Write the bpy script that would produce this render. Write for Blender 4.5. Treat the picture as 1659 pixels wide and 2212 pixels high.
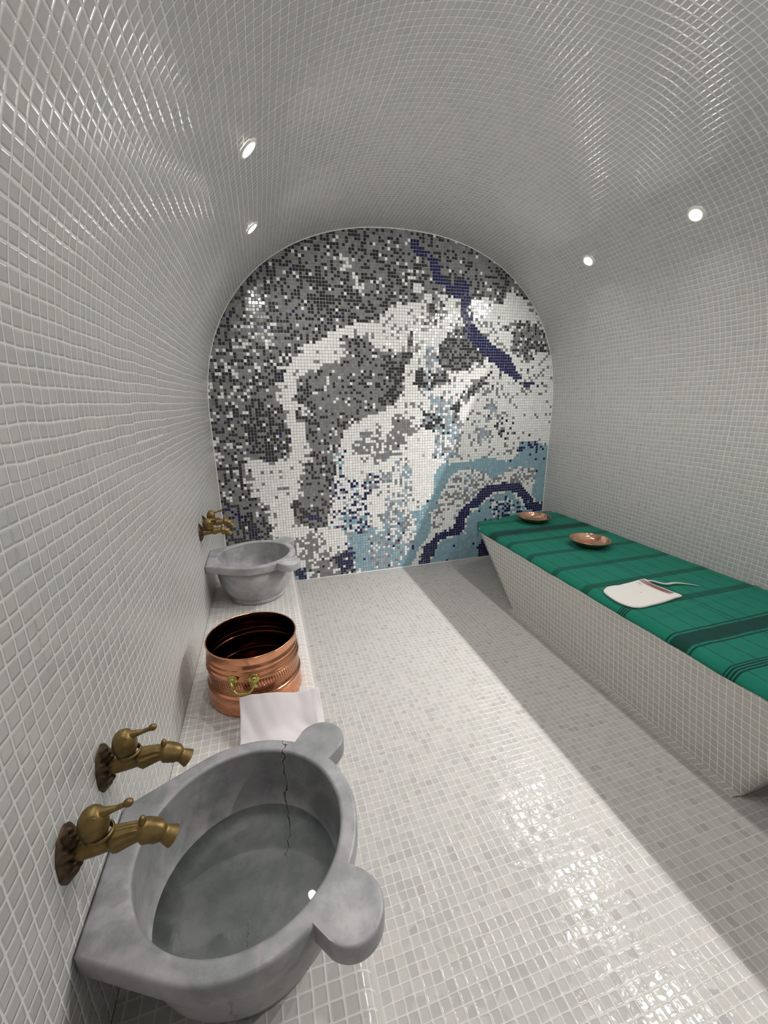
import bpy, bmesh, math, random
from mathutils import Vector, Matrix, noise
random.seed(7)
for o in list(bpy.data.objects): bpy.data.objects.remove(o)
sc = bpy.context.scene
COL = sc.collection

# ------------------------------------------------------------------ camera
CAM_Z = 1.4115
cam_d = bpy.data.cameras.new('camera')
cam = bpy.data.objects.new('camera', cam_d); COL.objects.link(cam)
R_ = [[0.9592703, 0.0866702, 0.2688656], [-0.2821879, 0.2500132, 0.9262092], [-0.0130548, 0.9643556, -0.2642875]]
cam.matrix_world = Matrix(((R_[0][0], R_[0][1], -R_[0][2], 0), (R_[1][0], R_[1][1], -R_[1][2], 0),
                           (R_[2][0], R_[2][1], -R_[2][2], CAM_Z), (0, 0, 0, 1)))
cam_d.sensor_fit = 'HORIZONTAL'; cam_d.sensor_width = 36.0
cam_d.lens = 878.0 / 1659.0 * 36.0
cam_d.clip_start = 0.02; cam_d.clip_end = 50
sc.camera = cam

# ------------------------------------------------------------------ world, exposure, lamp settings
wd = bpy.data.worlds.new('world'); sc.world = wd; wd.use_nodes = True
wd.node_tree.nodes['Background'].inputs[0].default_value = (0.9, 0.95, 1.0, 1)
wd.node_tree.nodes['Background'].inputs[1].default_value = 0.0
sc.view_settings.view_transform = 'Standard'
try: sc.view_settings.look = 'None'
except Exception: pass
sc.view_settings.gamma = 1.0
sc.view_settings.use_curve_mapping = False
sc.view_settings.exposure = 0.80
LAMP_Y = [2.43, 1.74, 1.05, 0.36]
W_RIGHT = 49.0        # right row: beam with a straight cut-off, turned across the room
W_RIGHT_FILL = 3.2    # soft spill of the right lamps
W_LEFT = 2.9          # left row
LAMP_COL = (1.0, 0.965, 0.93)
LENS_EMIT = 40.0

# ------------------------------------------------------------------ room measures (metres)
D = 3.137
XL, XR = -0.3466, 2.4657
XC = 0.5 * (XL + XR); HA = 0.5 * (XR - XL)
Z_SPR = CAM_Z - 0.03 * D          # springing line of the vault
RISE = 0.4035 * D
NEXP = 2.25
YB = -0.95                        # wall behind the camera
PT = 0.0275                       # pitch of the white tiles
PM = 0.0218                       # pitch of the mural tiles
LEDGE_Z = 0.3615
BENCH_Z = 0.4215

# ------------------------------------------------------------------ helpers
def link(name, me, mats=(), parent=None):
    o = bpy.data.objects.new(name, me); COL.objects.link(o)
    for m in (mats if isinstance(mats, (list, tuple)) else [mats]): me.materials.append(m)
    if parent is not None: o.parent = parent
    return o
def tag(o, label, cat, group=None, kind=None):
    o['label'] = label; o['category'] = cat
    if group: o['group'] = group
    if kind: o['kind'] = kind
    return o
def struct(o): o['kind'] = 'structure'; return o
def thing(name, loc, label, cat, group=None):
    o = bpy.data.objects.new(name, None); COL.objects.link(o); o.location = loc
    o.empty_display_size = 0.05
    return tag(o, label, cat, group)
def mesh_from(name, verts, faces, uvs=None, smooth=False, midx=None):
    me = bpy.data.meshes.new(name); me.from_pydata([tuple(v) for v in verts], [], faces)
    if uvs is not None:
        l = me.uv_layers.new(name='UVMap'); k = 0
        for p in me.polygons:
            for vi in p.vertices:
                l.data[k].uv = uvs[vi]; k += 1
    if smooth:
        for p in me.polygons: p.use_smooth = True
    if midx is not None:
        for p, i in zip(me.polygons, midx): p.material_index = i
    me.update(); return me
def sharp(me, deg=38):
    try: me.set_sharp_from_angle(angle=math.radians(deg))
    except Exception: pass
    return me
def grid_mesh(name, P, UV=None, smooth=True, closed_u=False, closed_v=False):
    """P[i][j] points"""
    n = len(P); m = len(P[0])
    verts = [p for r in P for p in r]; uvs = [u for r in UV for u in r] if UV else None
    faces = []
    for i in range(n if closed_u else n - 1):
        for j in range(m if closed_v else m - 1):
            a = i * m + j; b = i * m + (j + 1) % m; c = ((i + 1) % n) * m + (j + 1) % m; d = ((i + 1) % n) * m + j
            faces.append((a, b, c, d))
    return mesh_from(name, verts, faces, uvs, smooth)
def lathe(name, prof, seg=64, sx=1.0, sy=1.0, cap=False):
    """prof list of (r, z) -> surface of revolution about z; points with r=0 are collapsed"""
    verts = []; faces = []; rows = []
    for r, z in prof:
        if r < 1e-6:
            rows.append([len(verts)] * seg); verts.append((0, 0, z))
        else:
            rows.append(list(range(len(verts), len(verts) + seg)))
            for k in range(seg):
                a = 2 * math.pi * k / seg
                verts.append((r * math.cos(a) * sx, r * math.sin(a) * sy, z))
    for i in range(len(prof) - 1):
        for k in range(seg):
            q = (rows[i][k], rows[i][(k + 1) % seg], rows[i + 1][(k + 1) % seg], rows[i + 1][k])
            f = []
            for v in q:
                if v not in f: f.append(v)
            if len(f) > 2: faces.append(tuple(f))
    me = mesh_from(name, verts, faces, None, True)
    return me
def tube(name, pts, rad, seg=16, ripple=None, up=Vector((0, 1, 0)), cap=True):
    pts = [Vector(p) for p in pts]; n = len(pts)
    verts = []; faces = []
    for i, p in enumerate(pts):
        t = (pts[min(i + 1, n - 1)] - pts[max(i - 1, 0)]).normalized()
        a = t.cross(up); a = a.normalized() if a.length > 1e-4 else Vector((1, 0, 0)); b = a.cross(t).normalized()
        r = rad[i] if isinstance(rad, (list, tuple)) else rad
        for k in range(seg):
            th = 2 * math.pi * k / seg
            rr = r * (1 + (ripple(i, th) if ripple else 0))
            verts.append(p + (a * math.cos(th) + b * math.sin(th)) * rr)
    for i in range(n - 1):
        for k in range(seg):
            faces.append((i * seg + k, i * seg + (k + 1) % seg, (i + 1) * seg + (k + 1) % seg, (i + 1) * seg + k))
    if cap:
        faces.append(tuple(range(seg - 1, -1, -1))); faces.append(tuple((n - 1) * seg + k for k in range(seg)))
    me = mesh_from(name, verts, faces, None, True)
    bm = bmesh.new(); bm.from_mesh(me); bmesh.ops.recalc_face_normals(bm, faces=bm.faces); bm.to_mesh(me); bm.free()
    return me
def spline(pts, n):
    """Catmull-Rom through tuples, n samples per span"""
    P = [Vector(p) for p in pts]; out = []
    for i in range(len(P) - 1):
        p0 = P[max(i - 1, 0)]; p1 = P[i]; p2 = P[i + 1]; p3 = P[min(i + 2, len(P) - 1)]
        for k in range(n):
            t = k / n
            out.append(0.5 * ((2 * p1) + (p2 - p0) * t + (2 * p0 - 5 * p1 + 4 * p2 - p3) * t * t + (3 * p1 - p0 - 3 * p2 + p3) * t ** 3))
    out.append(P[-1]); return out
def merge(name, meshes):
    bm = bmesh.new()
    for me in meshes:
        bm.from_mesh(me)
    out = bpy.data.meshes.new(name); bm.to_mesh(out); bm.free(); return out
def xform(me, M): me.transform(M); return me
def fixn(me):
    bm = bmesh.new(); bm.from_mesh(me); bmesh.ops.remove_doubles(bm, verts=bm.verts, dist=1e-5)
    bmesh.ops.recalc_face_normals(bm, faces=bm.faces); bm.to_mesh(me); bm.free(); return me
def ellipsoid(name, c, r, seg=24, rings=14):
    prof = [(math.sin(math.pi * i / rings), -math.cos(math.pi * i / rings)) for i in range(rings + 1)]
    prof[0] = (0, -1); prof[-1] = (0, 1)
    me = lathe(name, prof, seg)
    me.transform(Matrix.Translation(c) @ Matrix.Diagonal((r[0], r[1], r[2], 1))); return me

# ------------------------------------------------------------------ node helpers
class NT:
    def __init__(s, name):
        s.m = bpy.data.materials.new(name); s.m.use_nodes = True; s.t = s.m.node_tree
        s.b = s.t.nodes['Principled BSDF']; s.out = s.t.nodes['Material Output']
    def n(s, typ, **kw):
        nd = s.t.nodes.new(typ)
        for k, v in kw.items(): setattr(nd, k, v)
        return nd
    def l(s, a, b): s.t.links.new(a, b)
    def put(s, sock, v):
        if isinstance(v, (int, float)): sock.default_value = v
        elif isinstance(v, tuple): sock.default_value = v
        else: s.l(v, sock)
    def math(s, op, a, b=None, c=None, clamp=False):
        nd = s.n('ShaderNodeMath', operation=op); nd.use_clamp = clamp
        s.put(nd.inputs[0], a)
        if b is not None: s.put(nd.inputs[1], b)
        if c is not None: s.put(nd.inputs[2], c)
        return nd.outputs[0]
    def vmath(s, op, a, b=None):
        nd = s.n('ShaderNodeVectorMath', operation=op); s.put(nd.inputs[0], a)
        if b is not None: s.put(nd.inputs[1], b)
        return nd.outputs['Value'] if op in ('DOT_PRODUCT', 'LENGTH', 'DISTANCE') else nd.outputs[0]
    def sep(s, v): nd = s.n('ShaderNodeSeparateXYZ'); s.l(v, nd.inputs[0]); return nd.outputs
    def comb(s, x, y, z=0.0):
        nd = s.n('ShaderNodeCombineXYZ')
        for i, v in enumerate((x, y, z)): s.put(nd.inputs[i], v)
        return nd.outputs[0]
    def noise(s, v, scale, detail=2.0, rough=0.5, col=False):
        nd = s.n('ShaderNodeTexNoise'); nd.inputs['Scale'].default_value = scale
        nd.inputs['Detail'].default_value = detail; nd.inputs['Roughness'].default_value = rough
        if v is not None: s.l(v, nd.inputs['Vector'])
        return nd.outputs['Color' if col else 'Fac']
    def smooth(s, v, a, b, lo=0.0, hi=1.0):
        nd = s.n('ShaderNodeMapRange', interpolation_type='SMOOTHSTEP')
        s.put(nd.inputs['Value'], v); s.put(nd.inputs['From Min'], a); s.put(nd.inputs['From Max'], b)
        s.put(nd.inputs['To Min'], lo); s.put(nd.inputs['To Max'], hi); return nd.outputs[0]
    def mix(s, f, a, b):
        nd = s.n('ShaderNodeMix', data_type='RGBA'); s.put(nd.inputs[0], f)
        s.put(nd.inputs[6], a); s.put(nd.inputs[7], b); return nd.outputs[2]
    def ramp(s, v, stops, interp='LINEAR'):
        nd = s.n('ShaderNodeValToRGB'); cr = nd.color_ramp; cr.interpolation = interp
        while len(cr.elements) < len(stops): cr.elements.new(0.5)
        for e, (p, c) in zip(cr.elements, stops): e.position = p; e.color = c
        s.put(nd.inputs[0], v); return nd.outputs[0]
    def bump(s, h, dist, strength=1.0):
        nd = s.n('ShaderNodeBump'); nd.inputs['Distance'].default_value = dist; nd.inputs['Strength'].default_value = strength
        s.l(h, nd.inputs['Height']); s.l(nd.outputs[0], s.b.inputs['Normal']); return nd
def C(r, g, b): return (r, g, b, 1.0)

def tile_material(name, base, grout, rough=0.16, gw=0.055, tint=0.5, darkchance=0.0, wob=0.09, tilt=0.05, pillow=1.0, spread=0.10, bumpd=0.0016, pw=0.22, spec=0.5):
    k = NT(name)
    uv = k.n('ShaderNodeUVMap'); uv.uv_map = 'UVMap'; UV = uv.outputs[0]
    # hand-laid wobble of the joints, and sheets of 12 tiles slightly out of register
    wn = k.noise(UV, 0.35, 1.0, 0.5, col=True)
    w = k.vmath('SCALE', k.vmath('SUBTRACT', wn, (0.5, 0.5, 0.5))); w.node.inputs['Scale'].default_value = wob * 3.0
    sheet = k.vmath('FLOOR', k.vmath('MULTIPLY', UV, (1 / 12.0, 1 / 12.0, 0)))
    wsn = k.n('ShaderNodeTexWhiteNoise', noise_dimensions='3D'); k.l(sheet, wsn.inputs['Vector'])
    sh = k.vmath('SCALE', k.vmath('SUBTRACT', wsn.outputs['Color'], (0.5, 0.5, 0.5))); sh.node.inputs['Scale'].default_value = wob * 1.6
    P = k.vmath('ADD', UV, k.vmath('ADD', w, k.vmath('MULTIPLY', sh, (1, 1, 0))))
    P = k.vmath('MULTIPLY', P, (1, 1, 0))
    cell = k.vmath('FLOOR', P); fr = k.vmath('FRACTION', P)
    wn2 = k.n('ShaderNodeTexWhiteNoise', noise_dimensions='3D'); k.l(cell, wn2.inputs['Vector'])
    rnd = wn2.outputs['Value']; rcol = wn2.outputs['Color']
    f = k.sep(fr)
    ex = k.math('MINIMUM', f[0], k.math('SUBTRACT', 1.0, f[0])); ey = k.math('MINIMUM', f[1], k.math('SUBTRACT', 1.0, f[1]))
    e = k.math('MINIMUM', ex, ey)
    # rounded corners
    cr = 0.16
    qx = k.math('MAXIMUM', k.math('SUBTRACT', cr, ex), 0.0); qy = k.math('MAXIMUM', k.math('SUBTRACT', cr, ey), 0.0)
    corner = k.math('SUBTRACT', cr, k.math('SQRT', k.math('ADD', k.math('MULTIPLY', qx, qx), k.math('MULTIPLY', qy, qy))))
    e = k.math('MINIMUM', e, corner)
    mask = k.smooth(e, gw - 0.018, gw + 0.018)
    v = k.ramp(rnd, [(0.0, C(*[c * (1 - spread) for c in base])), (0.5, C(*base)), (1.0, C(*[min(1, c * (1 + spread * .6)) for c in base]))])
    # slight hue differences from tile to tile
    hue = k.vmath('ADD', k.vmath('SCALE', k.vmath('SUBTRACT', rcol, (0.5, 0.5, 0.5))), (1, 1, 1))
    hue.node.inputs[0].links[0].from_node.inputs['Scale'].default_value = 0.05 * tint
    col = k.vmath('MULTIPLY', v, hue)
    if darkchance:
        rs = k.sep(rcol)
        m2 = k.smooth(rs[0], 1 - darkchance, 1 - darkchance * .6)
        dcol = k.mix(rs[1], C(base[0] * .62, base[1] * .60, base[2] * .56), C(base[0] * .60, base[1] * .57, base[2] * .64))
        col = k.mix(k.math('MULTIPLY', m2, 0.5), col, dcol)
    full = k.mix(mask, C(*grout), col)
    k.l(full, k.b.inputs['Base Color'])
    rg = k.smooth(mask, 0.0, 1.0, 0.75, rough); k.l(rg, k.b.inputs['Roughness'])
    k.b.inputs['Specular IOR Level'].default_value = spec
    # pillowed glass tile with a small random tilt
    pil = k.smooth(e, gw, gw + pw)
    td = k.vmath('DOT_PRODUCT', k.vmath('SUBTRACT', rcol, (0.5, 0.5, 0.5)), k.vmath('SUBTRACT', fr, (0.5, 0.5, 0.0)))
    und = k.noise(P, 0.9, 2.0)
    h = k.math('ADD', k.math('MULTIPLY', pil, pillow), k.math('ADD', k.math('MULTIPLY', td, tilt * 10), k.math('MULTIPLY', und, 0.55)))
    h = k.math('MULTIPLY', h, k.math('ADD', k.math('MULTIPLY', mask, 0.6), 0.4))
    k.bump(h, bumpd)
    return k.m

M_wall = tile_material('white_wall_mosaic', (0.455, 0.455, 0.443), (0.66, 0.655, 0.642), rough=0.26, gw=0.05, spread=0.06)
M_floor = tile_material('white_floor_mosaic', (0.38, 0.37, 0.357), (0.49, 0.48, 0.462), rough=0.14, gw=0.05, darkchance=0.06, wob=0.05, spread=0.10, pw=0.45, tilt=0.06, spec=0.16, bumpd=0.0026)
M_bench = tile_material('white_bench_mosaic', (0.42, 0.41, 0.385), (0.64, 0.625, 0.585), rough=0.25, gw=0.062, spread=0.05, wob=0.05)
M_ledge = tile_material('white_ledge_mosaic', (0.47, 0.455, 0.44), (0.63, 0.615, 0.595), rough=0.16, gw=0.05, spread=0.06, wob=0.04, spec=0.2, pw=0.35)

def simple(name, col, rough=0.5, metal=0.0, **kw):
    k = NT(name); k.b.inputs['Base Color'].default_value = C(*col); k.b.inputs['Roughness'].default_value = rough
    k.b.inputs['Metallic'].default_value = metal
    for a, v in kw.items(): k.b.inputs[a].default_value = v
    return k.m
M_grout = simple('white_grout', (0.62, 0.62, 0.60), 0.8)
M_white_trim = simple('white_joint', (0.74, 0.74, 0.72), 0.6)

# ------------------------------------------------------------------ room shell
def arc_pts(n=72):
    """vault from left springing to right springing, (x, z)"""
    out = []
    for i in range(n + 1):
        t = math.pi * (1 - i / n)
        c, s = math.cos(t), math.sin(t)
        x = XC + HA * math.copysign(abs(c) ** (2 / NEXP), c); z = Z_SPR + RISE * abs(s) ** (2 / NEXP)
        out.append((x, z))
    return out
def shell(name, prof, s0, mat, flip=False):
    NY = 40; P = []; UV = []; s = s0
    for i, (x, z) in enumerate(prof):
        if i: s += math.dist(prof[i - 1], (x, z))
        P.append([(x, YB + (D - YB) * j / NY, z) for j in range(NY + 1)])
        UV.append([((YB + (D - YB) * j / NY) / PT, s / PT) for j in range(NY + 1)])
    me = grid_mesh(name, P, UV)
    return struct(link(name, me, mat)), s
wl = [(XL, Z_SPR * i / 12) for i in range(13)]
o, s1 = shell('wall_left', wl, 0.0165, M_wall)
arc = arc_pts(); arc[0] = (XL, Z_SPR); arc[-1] = (XR, Z_SPR)
o, s2 = shell('ceiling', arc, s1, M_wall)
o, s3 = shell('wall_right', [(XR, Z_SPR * (1 - i / 12)) for i in range(13)], s2, M_wall)
# floor
P = [[(XL + (XR - XL) * i / 20, YB + (D - YB) * j / 30, 0) for j in range(31)] for i in range(21)]
UV = [[(p[0] / 0.0268 + 0.15, p[1] / 0.0268 + 0.25) for p in r] for r in P]
struct(link('floor', grid_mesh('floor', P, UV), M_floor))
# wall behind the camera
def outline(y):
    a = [(XL, 0)] + [(x, z) for x, z in arc] + [(XR, 0)]
    return [(x, y, z) for x, z in a]
ov = outline(YB)
struct(link('wall_front', mesh_from('wall_front', ov, [tuple(range(len(ov)))], [(v[0] / PT, v[2] / PT) for v in ov]), M_wall))

# ------------------------------------------------------------------ mural wall: every tile its own colour
MURAL=[('midspeckle','W82G15L03',1.2,[43.1, 59.0, 79.2, 67.5, 84.4, 41.6, 78.4, 22.8, 44.8, 19.0, 39.3, 44.0]),
('rightspeckle','W79G16K03L02',1.2,[78.9, 77.4, 92.2, 91.6, 131.8, 105.1, 139.2, 46.9, 113.9, 47.9, 112.5, 41.0, 81.6, 42.6]),
('ul','G53K38W07N02',1.0,[86.7, 99.0, 80.0, 99.8, 73.5, 98.8, 70.4, 96.3, 64.9, 95.9, 60.9, 91.8, 59.4, 90.3, 49.5, 89.9, 42.8, 88.4, 39.1, 85.1, 33.9, 82.9, 30.3, 80.9, 27.3, 78.8, 25.0, 74.8, 22.8, 72.0, 21.7, 68.6, 21.7, 64.5, 24.0, 62.3, 24.4, 57.3, 24.7, 52.2, 23.9, 46.3, 21.3, 44.9, 13.4, 45.4, 9.4, 46.3, 9.3, 43.4, 9.5, 38.1, 10.9, 33.5, 14.1, 29.3, 15.2, 24.4, 15.9, 19.5, 14.9, 12.1, -15.5, 15.8, -1.5, 119.7, 128.2, 133.0, 132.8, 96.9, 117.2, 97.0, 112.2, 100.8, 107.4, 103.4, 105.8, 101.2, 103.4, 97.4, 98.8, 99.4, 94.4, 99.9]),
('ul2','G50K30W18N02',2,[3.3, 82.2, 19.5, 90.9, 25.4, 80.1, 21.1, 69.3, 19.7, 61.0, 23.3, 52.3, 10.6, 52.8, 8.2, 35.2, -0.6, 31.3, -1.6, 73.3]),
('ul3','G28K60W08N04',1.5,[12.4, 64.6, 20.6, 63.1, 24.3, 55.9, 24.4, 47.0, 13.4, 45.5, 10.5, 51.3]),
('ul4','G25K68W04N03',3,[32.5, 104.5, 43.4, 100.8, 43.1, 94.4, 37.4, 93.5, 31.5, 99.5, 27.0, 102.3]),
('ul5','G60K33W07',1,[77.9, 117.8, 92.7, 115.1, 109.0, 106.7, 104.0, 101.4, 91.6, 102.9, 89.8, 105.5, 79.9, 105.6, 78.9, 110.8, 71.8, 112.9]),
('wb0','W99',0.5,[68.4, 102.6, 71.1, 103.2, 73.5, 101.9, 73.1, 100.2, 70.3, 100.3]),
('wdots','W55G35K10',1,[43.7, 108.9, 45.9, 109.7, 53.5, 100.1, 52.7, 97.5, 50.5, 98.6]),
('wcorner','W85G15',1,[58.7, 94.4, 64.9, 96.0, 73.5, 98.8, 86.7, 99.0, 86.2, 90.6, 78.8, 84.0, 70.5, 80.9, 60.0, 80.7, 53.9, 82.7, 53.2, 87.5]),
('figure','G55K37W08',0.8,[76.3, 100.5, 78.4, 98.7, 81.6, 96.1, 81.9, 92.6, 79.2, 92.5, 77.0, 89.6, 72.9, 88.1, 74.4, 93.0, 75.6, 96.5]),
('arch','G74K17W09',0.8,[44.9, 85.2, 53.2, 86.1, 53.8, 82.0, 60.0, 80.7, 68.9, 80.9, 68.9, 78.0, 66.4, 75.0, 65.6, 70.6, 65.2, 66.9, 60.7, 62.4, 55.0, 61.0, 50.9, 58.9, 46.1, 56.0, 42.9, 53.8, 42.4, 50.8, 39.6, 50.1, 41.8, 47.0, 40.1, 43.2, 38.7, 38.5, 38.4, 31.3, 36.9, 26.5, 35.9, 22.4, 33.4, 19.3, 27.9, 20.7, 24.2, 23.6, 23.0, 28.5, 23.9, 30.8, 26.4, 33.8, 27.3, 36.1, 28.6, 43.8, 31.7, 45.2, 31.2, 49.7, 29.9, 52.8, 31.0, 57.9, 27.4, 59.4, 27.3, 62.3, 28.4, 69.3, 29.0, 72.1, 32.7, 73.4, 36.4, 76.2, 42.4, 77.7, 46.2, 79.8]),
('archK1','G40K57W03',1,[28.6, 72.1, 33.4, 74.1, 34.8, 73.5, 31.7, 69.3, 33.5, 62.9, 33.1, 55.6, 35.1, 51.1, 32.1, 51.2, 30.1, 55.0, 31.0, 58.6, 27.5, 60.1]),
('archK2','G34K62W04',1.2,[57.7, 80.7, 68.9, 80.9, 68.5, 78.0, 66.0, 74.3, 65.2, 69.1, 62.3, 63.2, 56.6, 61.7, 58.3, 69.2, 59.2, 74.3, 56.9, 77.8]),
('archK3','G55K42W03',1,[46.4, 84.6, 52.4, 85.4, 53.0, 80.6, 46.9, 77.7]),
('blobK','G45K48W07',1.2,[28.6, 43.8, 37.9, 45.6, 38.5, 38.5, 36.9, 26.5, 35.1, 21.7, 30.2, 20.5, 24.2, 24.4, 23.4, 29.3, 29.5, 34.4]),
('blobGc','G80K12W08',1,[28.1, 36.8, 35.9, 37.9, 35.5, 29.1, 29.1, 27.2, 26.2, 30.7]),
('archN','N85K15',0.6,[28.6, 25.2, 33.7, 24.7, 33.5, 22.7, 28.8, 23.1]),
('white1','W96G03K01',0.4,[28.1, 64.0, 30.2, 63.7, 30.4, 60.8, 28.6, 60.5]),
('wcentre','W97G03',0.8,[42.8, 52.7, 46.1, 55.6, 50.9, 58.5, 59.8, 60.9, 62.3, 59.3, 61.4, 54.7, 54.1, 56.5, 50.8, 54.3, 45.9, 51.4, 44.2, 47.6, 42.7, 48.5]),
('wcentre2','W97G02L01',1,[43.3, 43.0, 50.5, 42.6, 60.5, 46.1, 61.3, 41.2, 58.8, 38.9, 50.4, 38.6, 48.5, 31.3, 44.5, 33.3, 42.2, 37.5]),
('wcentre3','W96G02L02',1.2,[67.3, 52.2, 76.8, 54.3, 78.4, 45.2, 78.6, 35.1, 76.4, 27.4, 73.7, 24.1, 71.0, 27.9, 67.4, 35.8, 70.0, 42.3, 65.6, 45.8]),
('gb1','G56W38L06',1,[45.2, 51.4, 54.0, 54.2, 56.5, 56.4, 58.1, 50.9, 62.2, 46.8, 57.9, 42.2, 51.3, 43.3, 45.7, 45.2]),
('gb2','G78K05W17',1,[60.6, 59.4, 67.3, 58.5, 70.7, 53.6, 66.5, 50.6, 64.8, 48.3, 58.8, 47.0, 58.1, 50.9, 62.3, 54.7]),
('G3','G46K54',0.6,[85.4, 89.9, 90.5, 90.1, 92.8, 83.5, 99.2, 79.0, 96.5, 77.9, 90.3, 75.2, 83.3, 74.3, 80.7, 75.9, 78.9, 79.6, 78.8, 84.0, 82.1, 86.9]),
('K4','G35K55W10',0.6,[66.4, 87.9, 69.2, 88.0, 69.3, 80.9, 66.8, 80.8]),
('K5','G22K66W06L06',0.8,[69.7, 75.9, 74.7, 76.0, 82.4, 74.4, 82.5, 71.4, 77.4, 69.1, 75.7, 67.6, 70.6, 68.4, 69.7, 73.6]),
('stream','L56B08W20G10K06',1,[73.8, 83.1, 77.8, 83.2, 78.1, 77.4, 80.2, 76.6, 81.6, 74.4, 75.6, 73.2, 75.3, 67.6, 77.5, 66.8, 84.6, 63.6, 86.5, 58.0, 88.5, 55.5, 88.7, 49.8, 82.8, 49.2, 80.7, 43.4, 77.9, 43.6, 78.2, 53.4, 79.4, 58.2, 75.8, 63.7, 74.0, 68.3, 74.3, 73.6]),
('K6','G25K52L13W10',1,[72.4, 60.7, 75.8, 61.4, 80.2, 59.7, 80.4, 54.1, 77.8, 52.6, 72.4, 56.0]),
('K7','G35K55W10',0.8,[93.2, 71.8, 100.4, 73.7, 99.7, 70.6, 92.6, 65.9, 88.2, 62.0, 87.5, 56.0, 85.0, 56.8, 85.0, 62.8, 90.7, 67.5]),
('lilac1','L62G13W25',1,[94.3, 54.1, 98.8, 54.0, 101.9, 50.5, 98.1, 48.6, 95.0, 50.4]),
('bl1','L45B15W40',0.6,[94.4, 57.4, 99.5, 57.7, 102.0, 55.6, 94.9, 55.8]),
('bl2','L50G15W35',1,[99.2, 63.4, 104.9, 63.3, 106.2, 57.5, 101.3, 59.3]),
('lil2','L40G12W45N03',1,[78.7, 49.3, 86.8, 49.8, 89.0, 43.0, 81.6, 40.9, 79.0, 38.5]),
('river','N97K03',0.3,[67.5, 115.6, 71.0, 115.5, 71.8, 112.9, 74.9, 112.5, 78.1, 110.8, 79.0, 106.2, 80.7, 104.3, 83.2, 103.1, 86.5, 105.0, 89.4, 105.1, 90.4, 101.4, 91.1, 95.8, 92.7, 90.9, 96.0, 87.3, 101.6, 83.7, 107.4, 80.8, 110.5, 76.9, 113.8, 72.2, 111.9, 71.2, 106.0, 74.5, 100.1, 78.4, 95.4, 82.1, 90.7, 85.7, 88.8, 90.0, 86.8, 95.6, 86.7, 99.0, 82.5, 100.2, 80.8, 102.8, 76.7, 103.9, 75.4, 107.3, 74.9, 111.2, 70.2, 111.5, 68.7, 113.3]),
('tail','N60W30G10',0.5,[112.9, 71.4, 119.8, 71.0, 122.9, 69.7, 116.0, 69.3]),
('G5','G48K36W16',1,[107.0, 91.4, 111.0, 93.0, 114.0, 91.6, 119.8, 91.0, 125.3, 85.0, 127.3, 80.3, 118.7, 82.5, 117.1, 78.6, 112.3, 78.5, 109.2, 81.6, 108.4, 85.4]),
('wr1','W97G03',1,[95.3, 99.6, 103.4, 97.4, 107.4, 103.0, 113.2, 100.4, 116.6, 93.9, 107.3, 92.9, 99.1, 94.0]),
('wr2','W93G05K01B01',1,[88.1, 64.3, 90.9, 63.5, 92.0, 57.9, 93.6, 45.4, 112.3, 42.7, 89.0, 42.2, 87.8, 49.8, 89.4, 54.7]),
('wr3','W95G04K01',1.2,[114.2, 67.3, 128.5, 65.5, 129.5, 47.3, 115.9, 48.7, 111.1, 57.4]),
('navydots','W62N12K10G16',1,[103.3, 57.6, 112.1, 57.4, 110.9, 48.0, 104.0, 48.3]),
('spk1','W50G30L20',1,[81.0, 28.8, 87.3, 38.0, 93.9, 38.5, 102.9, 34.4, 112.7, 38.3, 123.2, 36.8, 124.3, 31.2, 116.3, 31.7, 102.1, 31.8, 95.5, 25.9, 88.9, 20.1, 87.2, 14.7, 81.4, 13.5, 76.6, 15.8, 76.6, 21.2, 79.3, 23.7]),
('spk1w','W97G03',0.7,[82.2, 21.6, 87.8, 22.9, 87.6, 15.6, 82.3, 15.2]),
('Barch','B94N02L04',0.6,[78.5, 38.5, 81.6, 40.4, 89.0, 41.3, 94.7, 41.9, 102.4, 42.4, 105.5, 40.4, 112.5, 41.0, 115.3, 43.5, 115.0, 47.0, 117.9, 48.2, 124.2, 47.5, 130.8, 45.0, 133.0, 25.8, 130.2, 21.0, 124.6, 22.4, 123.1, 26.5, 124.3, 31.2, 123.2, 36.8, 112.7, 37.8, 108.9, 34.5, 102.9, 34.8, 97.9, 36.5, 93.9, 38.5, 87.3, 38.0, 83.7, 33.9, 81.0, 28.8, 79.3, 23.7, 76.6, 21.2, 76.8, 15.8, 75.8, 11.3, 72.1, 8.0, 67.5, -2.7, 61.9, -1.9, 67.4, 7.6, 71.1, 12.7, 70.1, 21.8, 74.6, 24.9, 77.3, 29.1, 78.6, 35.1]),
('Nac','N60B40',0.8,[116.4, 48.3, 123.1, 48.0, 127.6, 44.7, 121.4, 44.1, 118.1, 46.9, 116.3, 43.4, 114.7, 44.4]),
('B2','B95N05',0.4,[101.5, 25.4, 107.4, 27.7, 113.6, 27.3, 120.6, 19.1, 131.7, 17.2, 139.4, 9.4, 112.4, -13.0, 77.0, -3.0, 78.7, 6.3, 84.4, 10.4, 92.2, 11.4, 93.8, 19.6, 99.6, 22.8]),
('B2w','B45N28W27',1,[103.0, 25.3, 109.5, 26.7, 119.5, 19.2, 121.0, 14.2, 104.1, 15.9, 102.6, 22.6]),
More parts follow.
